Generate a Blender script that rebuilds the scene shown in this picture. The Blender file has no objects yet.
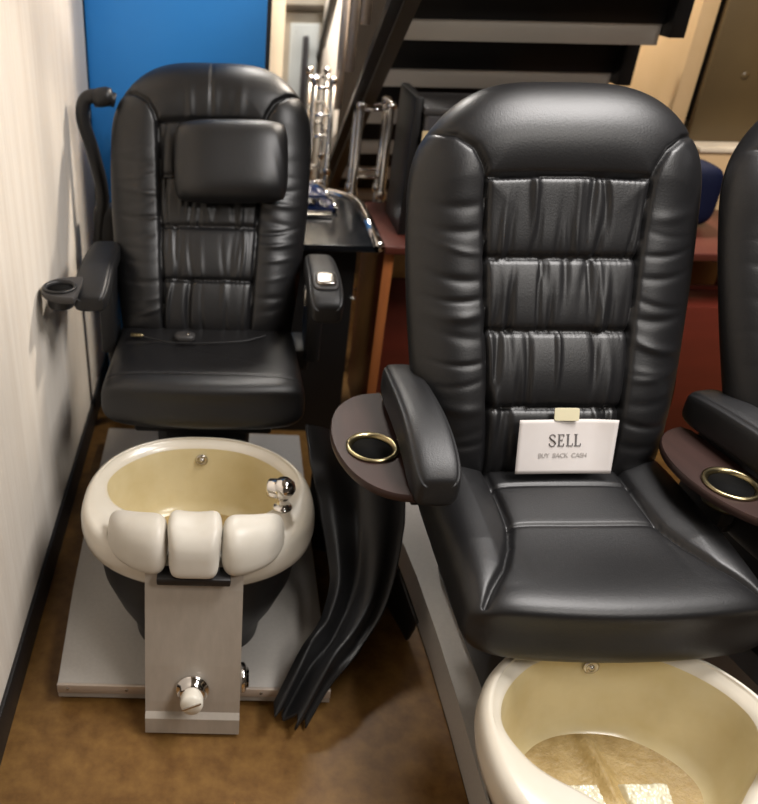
import bpy, bmesh, math, random
import numpy as np
from mathutils import Vector, Matrix
random.seed(7); rng = np.random.default_rng(7)
scn = bpy.context.scene
COL = scn.collection
PI = math.pi

# ------------------------------------------------------------------ helpers
def link(o, parent=None):
    COL.objects.link(o)
    if parent is not None: o.parent = parent
    return o

def mesh(name, verts, faces, mat, parent=None, smooth=True, loc=None, rot=None):
    me = bpy.data.meshes.new(name)
    me.from_pydata([tuple(map(float, v)) for v in verts], [], [tuple(int(i) for i in f) for f in faces])
    me.update()
    o = bpy.data.objects.new(name, me)
    if smooth: me.polygons.foreach_set('use_smooth', [True]*len(me.polygons))
    me.materials.append(mat)
    link(o, parent)
    if loc is not None: o.location = loc
    if rot is not None: o.rotation_euler = rot
    return o

def from_bm(name, bm, mat, parent=None, smooth=False, loc=None, rot=None, sharp=35):
    bmesh.ops.recalc_face_normals(bm, faces=bm.faces)
    me = bpy.data.meshes.new(name)
    if smooth:
        for f in bm.faces: f.smooth = True
        for e in bm.edges:
            if len(e.link_faces) == 2 and e.calc_face_angle(0) > math.radians(sharp): e.smooth = False
    bm.to_mesh(me); bm.free()
    me.materials.append(mat)
    o = bpy.data.objects.new(name, me)
    link(o, parent)
    if loc is not None: o.location = loc
    if rot is not None: o.rotation_euler = rot
    return o

def bm_box(bm, x0, x1, y0, y1, z0, z1, bev=0.0, seg=2, mat4=None):
    r = bmesh.ops.create_cube(bm, size=1)
    vs = r['verts']
    for v in vs:
        v.co = Vector(((x0+x1)/2+v.co.x*(x1-x0), (y0+y1)/2+v.co.y*(y1-y0), (z0+z1)/2+v.co.z*(z1-z0)))
    if bev > 0:
        es = list({e for v in vs for e in v.link_edges})
        rr = bmesh.ops.bevel(bm, geom=es, offset=bev, segments=seg, affect='EDGES', profile=.5)
        vs = list({v for f in rr['faces'] for v in f.verts} | {v for v in vs if v.is_valid})
    if mat4 is not None:
        for v in vs: v.co = mat4 @ v.co
    return vs

def box(name, b, mat, parent=None, bev=0.004, smooth=True, **k):
    bm = bmesh.new(); bm_box(bm, *b, bev=bev)
    return from_bm(name, bm, mat, parent, smooth, **k)

def tube_data(path, rad, n=12, cap=True, closed=False):
    path = [Vector(p) for p in path]; m = len(path)
    if not hasattr(rad, '__len__'): rad = [rad]*m
    V = []; Fc = []; up = Vector((0, 0, 1))
    prev = None
    for i, p in enumerate(path):
        if closed: t = (path[(i+1) % m]-path[i-1]).normalized()
        else: t = (path[min(i+1, m-1)]-path[max(i-1, 0)]).normalized()
        if prev is None:
            a = up if abs(t.dot(up)) < .95 else Vector((1, 0, 0))
            nrm = (a - t*a.dot(t)).normalized()
        else:
            nrm = (prev - t*prev.dot(t)).normalized()
        prev = nrm; b = t.cross(nrm)
        for k in range(n):
            a = 2*PI*k/n
            V.append(p+(nrm*math.cos(a)+b*math.sin(a))*rad[i])
    for i in range(m if closed else m-1):
        j = (i+1) % m
        for k in range(n):
            Fc.append((i*n+k, i*n+(k+1) % n, j*n+(k+1) % n, j*n+k))
    if cap and not closed:
        Fc.append(tuple(range(n))[::-1]); Fc.append(tuple((m-1)*n+k for k in range(n)))
    return V, Fc

def join_data(parts):
    V = []; Fc = []
    for v, f in parts:
        o = len(V); V += list(v); Fc += [tuple(i+o for i in q) for q in f]
    return V, Fc

def tube(name, path, rad, mat, parent=None, n=12, closed=False, **k):
    v, f = tube_data(path, rad, n, True, closed)
    return mesh(name, v, f, mat, parent, **k)

def tubes(name, lst, mat, parent=None, n=12, **k):
    v, f = join_data([tube_data(p, r, n) for p, r in lst])
    return mesh(name, v, f, mat, parent, **k)

def smooth_path(pts, k=8):
    pts = [Vector(p) for p in pts]; out = []
    for i in range(len(pts)-1):
        p0 = pts[max(i-1, 0)]; p1 = pts[i]; p2 = pts[i+1]; p3 = pts[min(i+2, len(pts)-1)]
        for j in range(k):
            t = j/k
            out.append(.5*((2*p1)+(p2-p0)*t+(2*p0-5*p1+4*p2-p3)*t*t+(3*p1-p0-3*p2+p3)*t**3))
    out.append(pts[-1]); return out

def lathe_data(prof, n=32, axis='z'):
    V = []; Fc = []
    for r, z in prof:
        for k in range(n):
            a = 2*PI*k/n; V.append((r*math.cos(a), r*math.sin(a), z))
    for i in range(len(prof)-1):
        for k in range(n):
            Fc.append((i*n+k, i*n+(k+1) % n, (i+1)*n+(k+1) % n, (i+1)*n+k))
    if prof[0][0] > 1e-5: Fc.append(tuple(range(n))[::-1])
    if prof[-1][0] > 1e-5: Fc.append(tuple((len(prof)-1)*n+k for k in range(n)))
    return V, Fc

def xf(data, M):
    return [M @ Vector(v) for v in data[0]], data[1]

def lathe(name, prof, mat, parent=None, n=32, **k):
    v, f = lathe_data(prof, n)
    return mesh(name, v, f, mat, parent, **k)

def rrect(w, d, r, n=6):
    pts = []
    for cx, cy, a0 in ((w-r, d-r, 0), (-w+r, d-r, 90), (-w+r, -d+r, 180), (w-r, -d+r, 270)):
        for i in range(n+1):
            a = math.radians(a0+90*i/n); pts.append((cx+r*math.cos(a), cy+r*math.sin(a)))
    return pts

def prism(name, poly, z0, z1, mat, parent=None, bev=.003, smooth=True, **k):
    bm = bmesh.new()
    b = [bm.verts.new((x, y, z0)) for x, y in poly]; t = [bm.verts.new((x, y, z1)) for x, y in poly]
    bm.faces.new(b[::-1]); bm.faces.new(t); n = len(poly)
    for i in range(n): bm.faces.new((b[i], b[(i+1) % n], t[(i+1) % n], t[i]))
    if bev > 0:
        es = [e for e in bm.edges if abs(e.verts[0].co.z-e.verts[1].co.z) < 1e-6]
        bmesh.ops.bevel(bm, geom=es, offset=bev, segments=2, affect='EDGES', profile=.5)
    return from_bm(name, bm, mat, parent, smooth, **k)

def empty(name, loc, label, cat, group=None, rot=0):
    o = bpy.data.objects.new(name, None); o.empty_display_size = .1
    link(o); o.location = loc; o.rotation_euler = (0, 0, rot)
    return tag(o, label, cat, group)

def tag(o, label, cat, group=None):
    o['label'] = label; o['category'] = cat
    if group: o['group'] = group
    return o

def struct(o):
    o['kind'] = 'structure'; return o

# ------------------------------------------------------------------ materials
def mat(name, col, rough=.5, metal=0, spec=.5, coat=0, coat_r=.1, noise=None, bump=None, trans=0, emit=None):
    m = bpy.data.materials.new(name); m.use_nodes = True
    nt = m.node_tree; b = nt.nodes['Principled BSDF']
    b.inputs['Base Color'].default_value = (*col, 1); b.inputs['Roughness'].default_value = rough
    b.inputs['Metallic'].default_value = metal; b.inputs['Specular IOR Level'].default_value = spec
    b.inputs['Coat Weight'].default_value = coat; b.inputs['Coat Roughness'].default_value = coat_r
    b.inputs['Transmission Weight'].default_value = trans
    if emit: b.inputs['Emission Color'].default_value = (*emit[0], 1); b.inputs['Emission Strength'].default_value = emit[1]
    tc = nt.nodes.new('ShaderNodeTexCoord')
    def nz(scale, stretch=(1, 1, 1), detail=4, rough_=.6):
        mp = nt.nodes.new('ShaderNodeMapping'); mp.inputs['Scale'].default_value = stretch
        n = nt.nodes.new('ShaderNodeTexNoise'); n.inputs['Scale'].default_value = scale
        n.inputs['Detail'].default_value = detail; n.inputs['Roughness'].default_value = rough_
        nt.links.new(tc.outputs['Object'], mp.inputs['Vector']); nt.links.new(mp.outputs[0], n.inputs['Vector'])
        return n
    if noise:   # (col2, scale, stretch, lo, hi)
        n = nz(noise[1], noise[2]); r = nt.nodes.new('ShaderNodeValToRGB')
        r.color_ramp.elements[0].position = noise[3]; r.color_ramp.elements[1].position = noise[4]
        r.color_ramp.elements[0].color = (*col, 1); r.color_ramp.elements[1].color = (*noise[0], 1)
        nt.links.new(n.outputs['Fac'], r.inputs['Fac']); nt.links.new(r.outputs[0], b.inputs['Base Color'])
    if bump:    # (scale, stretch, strength, dist)
        n = nz(bump[0], bump[1], 6); bp = nt.nodes.new('ShaderNodeBump')
        bp.inputs['Strength'].default_value = bump[2]; bp.inputs['Distance'].default_value = bump[3]
        nt.links.new(n.outputs['Fac'], bp.inputs['Height']); nt.links.new(bp.outputs[0], b.inputs['Normal'])
    return m

U = (1, 1, 1)
M = dict(
 leather=mat('black_leather', (.006, .006, .0068), .41, spec=.55, bump=(260, U, .2, .002), noise=((.0085, .0082, .0088), 6, U, .3, .7)),
 leather_soft=mat('matt_black_vinyl', (.010, .010, .011), .45, spec=.5, bump=(300, U, .25, .002)),
 plastic=mat('black_plastic', (.012, .012, .013), .42, spec=.45, bump=(200, U, .15, .001)),
 liner=mat('matt_black_liner', (.004, .004, .004), .8, spec=.08),
 darkplastic=mat('charcoal_plastic', (.035, .033, .033), .5, bump=(150, U, .1, .001)),
 basin=mat('cream_acrylic', (.68, .635, .55), .22, spec=.5, coat=.3, noise=((.64, .585, .48), 5, U, .35, .7)),
 bowl=mat('yellowed_acrylic', (.66, .57, .35), .25, spec=.5, coat=.3, noise=((.57, .47, .25), 7, U, .35, .75)),
 bowlfloor=mat('shaded_bowl_floor', (.36, .25, .095), .35, coat=.2, noise=((.50, .37, .17), 26, U, .35, .7), bump=(60, U, .6, .01)),  # darker brown stands in for the shadow at the bottom of the bowl
 pebbles=mat('clear_pebble_mat', (.72, .68, .52), .16, spec=.8, coat=.6),
 footpad=mat('cream_foot_pad', (.60, .565, .50), .38, spec=.4, noise=((.55, .51, .43), 9, U, .4, .75)),
 laminate=mat('grey_laminate', (.47, .445, .41), .42, noise=((.44, .415, .385), 120, U, .35, .65)),
 brushed=mat('brushed_panel', (.46, .415, .36), .38, metal=.25, noise=((.41, .37, .32), 60, (1, 1, .05), .3, .7)),
 trim=mat('pale_edge_trim', (.55, .47, .40), .35, metal=.3),
 chrome=mat('chrome', (.82, .80, .78), .09, metal=1),
 dullchrome=mat('worn_chrome', (.55, .52, .48), .25, metal=1),
 brass=mat('antique_brass', (.36, .30, .17), .28, metal=1),
 whiteknob=mat('cream_plastic', (.80, .76, .66), .35),
 traywood=mat('dark_tray_wood', (.022, .011, .009), .45, spec=.35, noise=((.042, .020, .016), 14, (1, .15, 1), .35, .7)),
 paper=mat('white_paper', (.64, .60, .58), .7, noise=((.58, .53, .50), 6, U, .4, .7)),
 tape=mat('masking_tape', (.68, .62, .42), .6),
 ink=mat('grey_ink', (.12, .11, .11), .7),
 inksoft=mat('faded_ink', (.42, .39, .37), .7),
 mahogany=mat('mahogany_laminate', (.075, .018, .012), .4, spec=.35, noise=((.10, .026, .016), 10, (.15, 1, 1), .35, .7)),
 redboard=mat('red_brown_board', (.14, .022, .012), .4, noise=((.10, .018, .01), 8, (.2, 1, 1), .35, .7)),
 orange=mat('orange_wood_edge', (.42, .14, .035), .45, noise=((.32, .10, .03), 30, (1, 1, .1), .3, .7)),
 glassblack=mat('black_glass', (.006, .007, .009), .18, spec=.4),
 navy=mat('navy_glass', (.012, .022, .07), .08, spec=.8),
 blue=mat('blue_board', (.025, .26, .74), .5, noise=((.028, .28, .78), 3, U, .3, .7)),
 bluebag=mat('navy_fabric', (.002, .004, .02), .7, spec=.2),
 tan=mat('tan_painted_board', (.62, .42, .22), .6, noise=((.56, .37, .18), 4, U, .3, .7)),
 olive=mat('olive_brown_board', (.115, .075, .03), .45, noise=((.085, .055, .022), 3, U, .3, .7)),
 greyriser=mat('grey_steel_riser', (.50, .455, .40), .5, noise=((.46, .42, .37), 5, U, .3, .7)),
 browntread=mat('brown_carpet_tread', (.085, .05, .022), .95, bump=(200, U, .5, .004)),
 stringer=mat('dark_bronze_stringer', (.085, .068, .05), .35, metal=.4),
 blackmetal=mat('black_metal', (.012, .011, .011), .4, metal=.3),
 floor=mat('cork_brown_floor', (.225, .120, .034), .42, spec=.35, noise=((.125, .058, .015), 22, U, .32, .72), bump=(80, U, .1, .002)),
 wall=mat('cream_wallpaper', (.72, .665, .59), .8, noise=((.64, .575, .495), 9, (3, 3, .12), .35, .75), bump=(22, (3, 3, .35), .35, .012)),
 farwall=mat('far_white_wall', (.85, .80, .72), .8, noise=((.8, .75, .67), 3, U, .3, .7)),
 darkwall=mat('dark_back_wall', (.05, .038, .028), .8, noise=((.035, .027, .02), 3, U, .3, .7)),
 ceiling=mat('ceiling_tile', (.30, .28, .25), .9, bump=(60, U, .3, .004)),
 baseboard=mat('black_baseboard', (.010, .009, .009), .5),
 doorgrey=mat('grey_beige_door', (.42, .38, .31), .6, noise=((.38, .34, .28), 4, U, .3, .7)),
 creamtrim=mat('cream_trim', (.72, .60, .44), .6),
 doorglass=mat('door_glass', (.45, .47, .46), .2),
 cardboard=mat('cardboard', (.55, .43, .24), .8),
 greycase=mat('dark_grey_case', (.045, .042, .045), .38),
)

# ------------------------------------------------------------------ generic shapes
def seg_dist(X, Z, polys):
    d = np.full(X.shape, 9.0)
    for P in polys:
        for (ax, az), (bx, bz) in zip(P[:-1], P[1:]):
            vx, vz = bx-ax, bz-az; L2 = vx*vx+vz*vz+1e-12
            t = np.clip(((X-ax)*vx+(Z-az)*vz)/L2, 0, 1)
            d = np.minimum(d, np.hypot(X-(ax+t*vx), Z-(az+t*vz)))
    return d

def closed_pad(X, Z, Yf, Yb):
    """two height fields sharing their border -> vertices, faces"""
    nu, nv = X.shape
    V = [(X[i, j], Yf[i, j], Z[i, j]) for i in range(nu) for j in range(nv)]
    idx = {}
    for i in range(nu):
        for j in range(nv):
            if i in (0, nu-1) or j in (0, nv-1): idx[i, j] = i*nv+j
            else: idx[i, j] = len(V); V.append((X[i, j], Yb[i, j], Z[i, j]))
    Ff = [(i*nv+j, (i+1)*nv+j, (i+1)*nv+j+1, i*nv+j+1) for i in range(nu-1) for j in range(nv-1)]
    Fb = [(idx[i, j], idx[i, j+1], idx[i+1, j+1], idx[i+1, j]) for i in range(nu-1) for j in range(nv-1)]
    return V, Ff, Fb

def sub_mesh(V, faces):
    used = sorted({i for f in faces for i in f}); mp = {o: n for n, o in enumerate(used)}
    return [V[i] for i in used], [tuple(mp[i] for i in f) for f in faces]

BL = .86      # backrest length
HS = (.183, .345, .497)
PT = .657     # top of gathered panel
def pw(z): return .137+.038*np.clip(z/PT, 0, 1)

def backrest(parent, seed, W=.305, hide_pillow=False, pscale=1.0, midseam=False):
    r = np.random.default_rng(seed)
    nu, nv = 190, 240
    u = np.sin(np.linspace(-PI/2, PI/2, nu)*.98)/math.sin(PI/2*.98); t = .5+.5*np.sin(np.linspace(-PI/2, PI/2, nv)*.96)/math.sin(PI/2*.96)
    Ug, T = np.meshgrid(u, t, indexing='ij')
    w = W*(.84+.16*np.sin(np.clip(T/.72, 0, 1)*PI/2))*(1-.08*np.clip((T-.75)/.25, 0, 1)**2.2)
    X = w*Ug
    Z = BL*T-BL*.145*np.abs(Ug)**3.6*T**4+.04*np.abs(Ug)**4*(1-T)**3
    e = np.clip(1-np.abs(Ug)**5, 0, 1)**.5*np.clip(1-np.abs(2*T-1)**9, 0, 1)**.5
    P = pw(Z)*pscale; Px = np.abs(X)
    zs = np.linspace(0, PT, 14)
    seams = []
    for s in (-1, 1):
        seams.append([(s*float(pw(z))*pscale, float(z)) for z in zs])
        k = pw(PT)*pscale
        seams.append([(s*k, PT), (s*(k+.008), PT+.025), (s*(k+.028), PT+.058), (s*(k+.062), PT+.082), (s*(k+.10), PT+.092), (s*.34, PT+.090)])
    hs = [[(-pw(h)*pscale, h), (pw(h)*pscale, h)] for h in HS]
    top = [[(-pw(PT)*pscale, PT), (-.08, PT+.004), (.08, PT+.004), (pw(PT)*pscale, PT)]]
    d1 = seg_dist(X, Z, seams+top); d2 = seg_dist(X, Z, hs)
    inside = (Px < P) & (Z < PT)
    rel = -.012*np.exp(-(d1/.0055)**2)+.009*(1-np.exp(-d1/.03))
    wing = (Px > P) & (Z < PT+.09)
    rel += np.where(inside, -.007, 0)
    rel += np.where(inside, -.009*np.exp(-(d2/.006)**2)+.010*(1-np.exp(-d2/.025)), 0)
    # gathers: vertical creases that differ in each row
    rows = [0]+list(HS)+[PT]
    for a, b in zip(rows[:-1], rows[1:]):
        m = inside & (Z >= a) & (Z < b)
        tt = np.clip((Z-a)/(b-a), 0, 1)
        f = np.zeros_like(X)
        for k in range(13):
            x0 = r.uniform(-.16, .16); tilt = r.uniform(-.018, .018); wd = r.uniform(.003, .0085)
            amp = r.uniform(.003, .0105); side = r.choice((0, 1, 2)); sway = r.uniform(-.008, .008)
            reach = np.exp(-(tt/.55)**2) if side == 0 else (np.exp(-((1-tt)/.6)**2) if side == 1 else .5+.5*np.cos((tt-.5)*2))
            f += amp*reach*np.exp(-((X-x0-tilt*(tt-.5)-sway*np.sin(tt*3))/wd)**2)*r.choice((1, -1, -1))
        pk = np.exp(-(np.minimum(tt, 1-tt)*(b-a)/.012)**2)
        f += .0018*pk*np.sin(X*2*PI*85+a*9)
        rel += np.where(m, f, 0)
    # diagonal pulls in the side wings
    for s in (-1, 1):
        for k in range(12):
            z0 = .10+.045*k+r.uniform(-.015, .015); tilt = r.uniform(.1, .6); wd = r.uniform(.005, .012); amp = r.uniform(.002, .0065)*(1.2 if .25 < z0 < .5 else .8)
            q = np.clip((Px-P)/.13, 0, 1)
            # ridge running outward and downward from the seam
            dd = Z-(z0-tilt*(Px-P)+.05*q*q)
            rel += np.where(wing & (X*s > 0), amp*np.exp(-(dd/wd)**2)*np.exp(-((q-.45)/.42)**2)*r.choice((1, -1)), 0)
    if midseam:
        dm = np.where(Z > PT, np.abs(X), 9)
        rel += -.006*np.exp(-(dm/.004)**2)
        for k in range(7):
            x0 = r.uniform(-.12, .12); wd = r.uniform(.008, .016)
            rel += np.where(Z > PT, r.uniform(-.004, .004)*np.exp(-((X-x0-(Z-PT)*x0*.8)/wd)**2)*np.exp(-((Z-PT)/.09)**2), 0)
    # overall form: bolstered wings, plump head
    form = .062+.010*np.exp(-((Px/w-.72)/.22)**2)*np.clip(1-(T-.78)/.12, 0, 1)+.028*np.exp(-((T-.87)/.12)**2)*(1-.35*Ug**2)
    form += .012*np.exp(-((T-.25)/.15)**2)
    Yf = -(form+rel)*e; Yb = .065*e*(1-.3*T)
    Yf[0, :] = Yb[0, :] = 0; Yf[-1, :] = Yb[-1, :] = 0; Yf[:, 0] = Yb[:, 0] = 0; Yf[:, -1] = Yb[:, -1] = 0
    V, Ff, Fb = closed_pad(X, Z, Yf, Yb)
    fi = []; fo = []
    for f in Ff:
        cx = sum(V[i][0] for i in f)/4; cz = sum(V[i][2] for i in f)/4
        (fi if (abs(cx) < float(pw(cz))*pscale and cz < PT) else fo).append(f)
    v, f = sub_mesh(V, fo+Fb)
    o = mesh('backrest', v, f, M['leather'], parent)
    v, f = sub_mesh(V, fi)
    mesh('gathered_panel', v, f, M['leather'], o)
    return o

def seat(parent, front, back=.12, W=.275, z0=.435, z1=.585, bolster=True, seed=3):
    """cushion: superelliptic profile in y-z swept across x, seams on top"""
    r = np.random.default_rng(seed)
    nu, na = 150, 220
    na = 320
    u = np.sin(np.linspace(-PI/2, PI/2, nu))
    ad = np.linspace(0, 2*PI, 40001); sg0 = lambda v, p: np.sign(v)*np.abs(v)**p
    pyy = (back-front)/2*sg0(np.cos(ad), .30); pzz = (z1-z0)/2*sg0(np.sin(ad), .42)
    cl = np.concatenate([[0], np.cumsum(np.hypot(np.diff(pyy), np.diff(pzz)))])
    a = np.interp(np.linspace(0, cl[-1], na, endpoint=False), cl, ad)
    Ug, A = np.meshgrid(u, a, indexing='ij')
    e = np.clip(1-np.abs(Ug)**9, 0, 1)**(1/3.2)
    D = (back-front)/2; cy = (back+front)/2; Hh = (z1-z0)/2; cz = (z1+z0)/2
    sg = lambda v, p: np.sign(v)*np.abs(v)**p
    Y = cy+D*sg(np.cos(A), .30)*(.82+.18*e)
    Z = cz+Hh*sg(np.sin(A), .42)*e
    X = W*Ug*(1-.05*((Y-front)/(back-front)))
    # front edge bows forward at its middle, underside curves up to the front
    Y += -.028*(1-Ug**2)*np.clip((cy-Y)/D, 0, 1)
    topn = np.clip(np.clip(np.sin(A), 0, 1)**.42*1.6, 0, 1)
    rel = np.zeros_like(X)
    if bolster:
        seams = []
        for s in (-1, 1):
            seams.append([(s*x, y) for x, y in ((.150, back), (.150, front+.30), (.155, front+.22), (.175, front+.16), (.205, front+.10), (.24, front+.055), (.262, front+.02))])
        k = [[(-.15, front+.345), (.15, front+.345)], [(-.155, front+.225), (.155, front+.225)]]
        d1 = seg_dist(X, Y, seams); d2 = seg_dist(X, Y, k)
        rel += -.012*np.exp(-(d1/.0055)**2)+.010*(1-np.exp(-d1/.025))-.0055*np.exp(-(d2/.0045)**2)
        rel += .014*np.clip((np.abs(X)-.15)/.06, 0, 1)*np.clip((Y-front-.05)/.12, 0, 1)
    else:
        rel += .006*(1-Ug**2)
        d2 = seg_dist(X, Y, [[(-W, front+.05), (W, front+.05)]])
        rel += -.003*np.exp(-(d2/.004)**2)
        for k in range(6):
            x0 = r.uniform(-.22, .22); y0 = r.uniform(front+.05, back); an = r.uniform(-.5, .5)
            dd = (Y-y0)-(X-x0)*an
            rel += r.uniform(-.003, .003)*np.exp(-(dd/.007)**2)*np.exp(-((X-x0)/.08)**2)
    Z += rel*topn*e-.018*np.exp(-((Y-(front+.16))/.12)**2)*topn*(1-Ug**2)*e*(1 if bolster else .4)
    # front face soft crease
    fr = np.clip(-np.cos(A), 0, 1)**8
    Y += fr*.006*np.sin((Z-z0)/(z1-z0)*PI*2)*(-1)
    V = [(X[i, j], Y[i, j], Z[i, j]) for i in range(nu) for j in range(na)]
    Fc = [(i*na+j, (i+1)*na+j, (i+1)*na+(j+1) % na, i*na+(j+1) % na) for i in range(nu-1) for j in range(na)]
    Fc.append(tuple(range(na))[::-1]); Fc.append(tuple((nu-1)*na+j for j in range(na)))
    o = mesh('seat', V, Fc, M['leather'], parent)
    return o

def softbox_data(hx, hy, hz, px=.35, n=40, m=28):
    sg = lambda v, p: math.copysign(abs(v)**p, v)
    V = []; Fc = []
    for i in range(m+1):
        ph = -PI/2+PI*i/m
        for j in range(n):
            th = 2*PI*j/n
            V.append((hx*sg(math.cos(th), px)*abs(math.cos(ph))**px, hy*sg(math.sin(th), px)*abs(math.cos(ph))**px, hz*sg(math.sin(ph), px)))
    for i in range(m):
        for j in range(n):
            Fc.append((i*n+j, i*n+(j+1) % n, (i+1)*n+(j+1) % n, (i+1)*n+j))
    return V, Fc

def arm_data(y0, y1, zt, w, h, drop=.03, taper=.12, n=48, m=40):
    """padded arm running along y (front = y0), front end nosing down"""
    sg = lambda v, p: math.copysign(abs(v)**p, v)
    V = []; Fc = []
    for i in range(m+1):
        s = -math.cos(PI*i/m); s01 = (s+1)/2
        y = y0+(y1-y0)*s01
        e = (1-abs(s)**6)**(1/3.0) if abs(s) < 1 else 0
        f = max(0, 1-s01/.45)
        ww = w*(1-taper*s01)*(.55+.45*e) if 0 < i < m else w*.5
        hh = h*(.45+.55*e)
        zc = zt-h-drop*f*f+.012*math.sin(s01*PI)
        for j in range(n):
            a = 2*PI*j/n
            x = ww*sg(math.cos(a), .5); z = hh*sg(math.sin(a), .5)
            # piped seam along both upper edges
            if abs(math.sin(a)) > .3 and math.sin(a) > 0 and .70 < abs(math.cos(a)) < .78: z -= .0035
            V.append((x, y, zc+z))
    for i in range(m):
        for j in range(n):
            Fc.append((i*n+j, i*n+(j+1) % n, (i+1)*n+(j+1) % n, (i+1)*n+j))
    Fc.append(tuple(range(n))[::-1]); Fc.append(tuple(m*n+j for j in range(n)))
    return V, Fc

def hole_plate_data(outer, c, r, z0, z1, n=72):
    """plate with outer outline (function of angle from c -> radius) and a round hole"""
    rings = [[], [], [], [], [], []]
    for k in range(n):
        a = 2*PI*k/n; R = outer(a); ca, sa = math.cos(a), math.sin(a)
        for q, (rad, z) in enumerate(((r, z0), (R-.003, z0), (R, z0+.004), (R, z1-.004), (R-.003, z1), (r, z1))):
            rings[q].append((c[0]+rad*ca, c[1]+rad*sa, z))
    V = [p for q in rings for p in q]; Fc = []
    for q in range(6):
        for k in range(n):
            a, b = q*n, ((q+1) % 6)*n
            Fc.append((a+k, b+k, b+(k+1) % n, a+(k+1) % n))
    return V, [f[::-1] for f in Fc]

def poly_radius(poly, c):
    def f(a):
        dx, dy = math.cos(a), math.sin(a); best = 1e-3
        n = len(poly)
        for i in range(n):
            (x1, y1), (x2, y2) = poly[i], poly[(i+1) % n]
            ex, ey = x2-x1, y2-y1; det = dx*(-ey)+ex*dy
            if abs(det) < 1e-12: continue
            rx, ry = x1-c[0], y1-c[1]
            t = (rx*(-ey)+ex*ry)/det; s = (dx*ry-dy*rx)/det
            if t > 0 and -1e-6 <= s <= 1+1e-6: best = max(best, t)
        return best
    return f

def tray(parent, side, xin, y0, y1, z, depth, cup, cr, wood, tip=0):
    """D shaped tray on the outer side of the arm (side -1 = left)"""
    L = (y1-y0)/2; cy = (y0+y1)/2
    poly = [(xin+side*depth*math.sin(a)**.8, cy-L*math.cos(a)) for a in [PI*i/40 for i in range(41)]]
    d = hole_plate_data(poly_radius(poly, cup), cup, cr, z-.018, z)
    o = mesh('tray', d[0], d[1], M['traywood'] if wood else M['darkplastic'], parent)
    m_ = o.modifiers.new('es', 'EDGE_SPLIT'); m_.split_angle = math.radians(50)
    hold = 'brass' if wood else 'plastic'
    depth_c = .045 if wood else .05
    v, f = lathe_data([(cr*.62, z-depth_c), (cr*.9, z-depth_c), (cr*.97, z-depth_c+.006), (cr*.97, z-.004), (cr*1.2, z+.001), (cr*1.2, z+.005), (cr*1.08, z+.007), (cr*.98, z+.004), (cr*.93, z-.002), (cr*.9, z-depth_c+.007), (.0001, z-depth_c+.006)], 48)
    h = mesh('cup_holder', [(a+cup[0], b+cup[1], c) for a, b, c in v], f, M[hold], o)
    v, f = lathe_data([(cr*.895, z-.002), (cr*.88, z-depth_c+.009), (.0001, z-depth_c+.008)], 40)
    l = mesh('cup_liner', [(a+cup[0], b+cup[1], c) for a, b, c in v], f, M['liner'], o)
    return o

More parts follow.
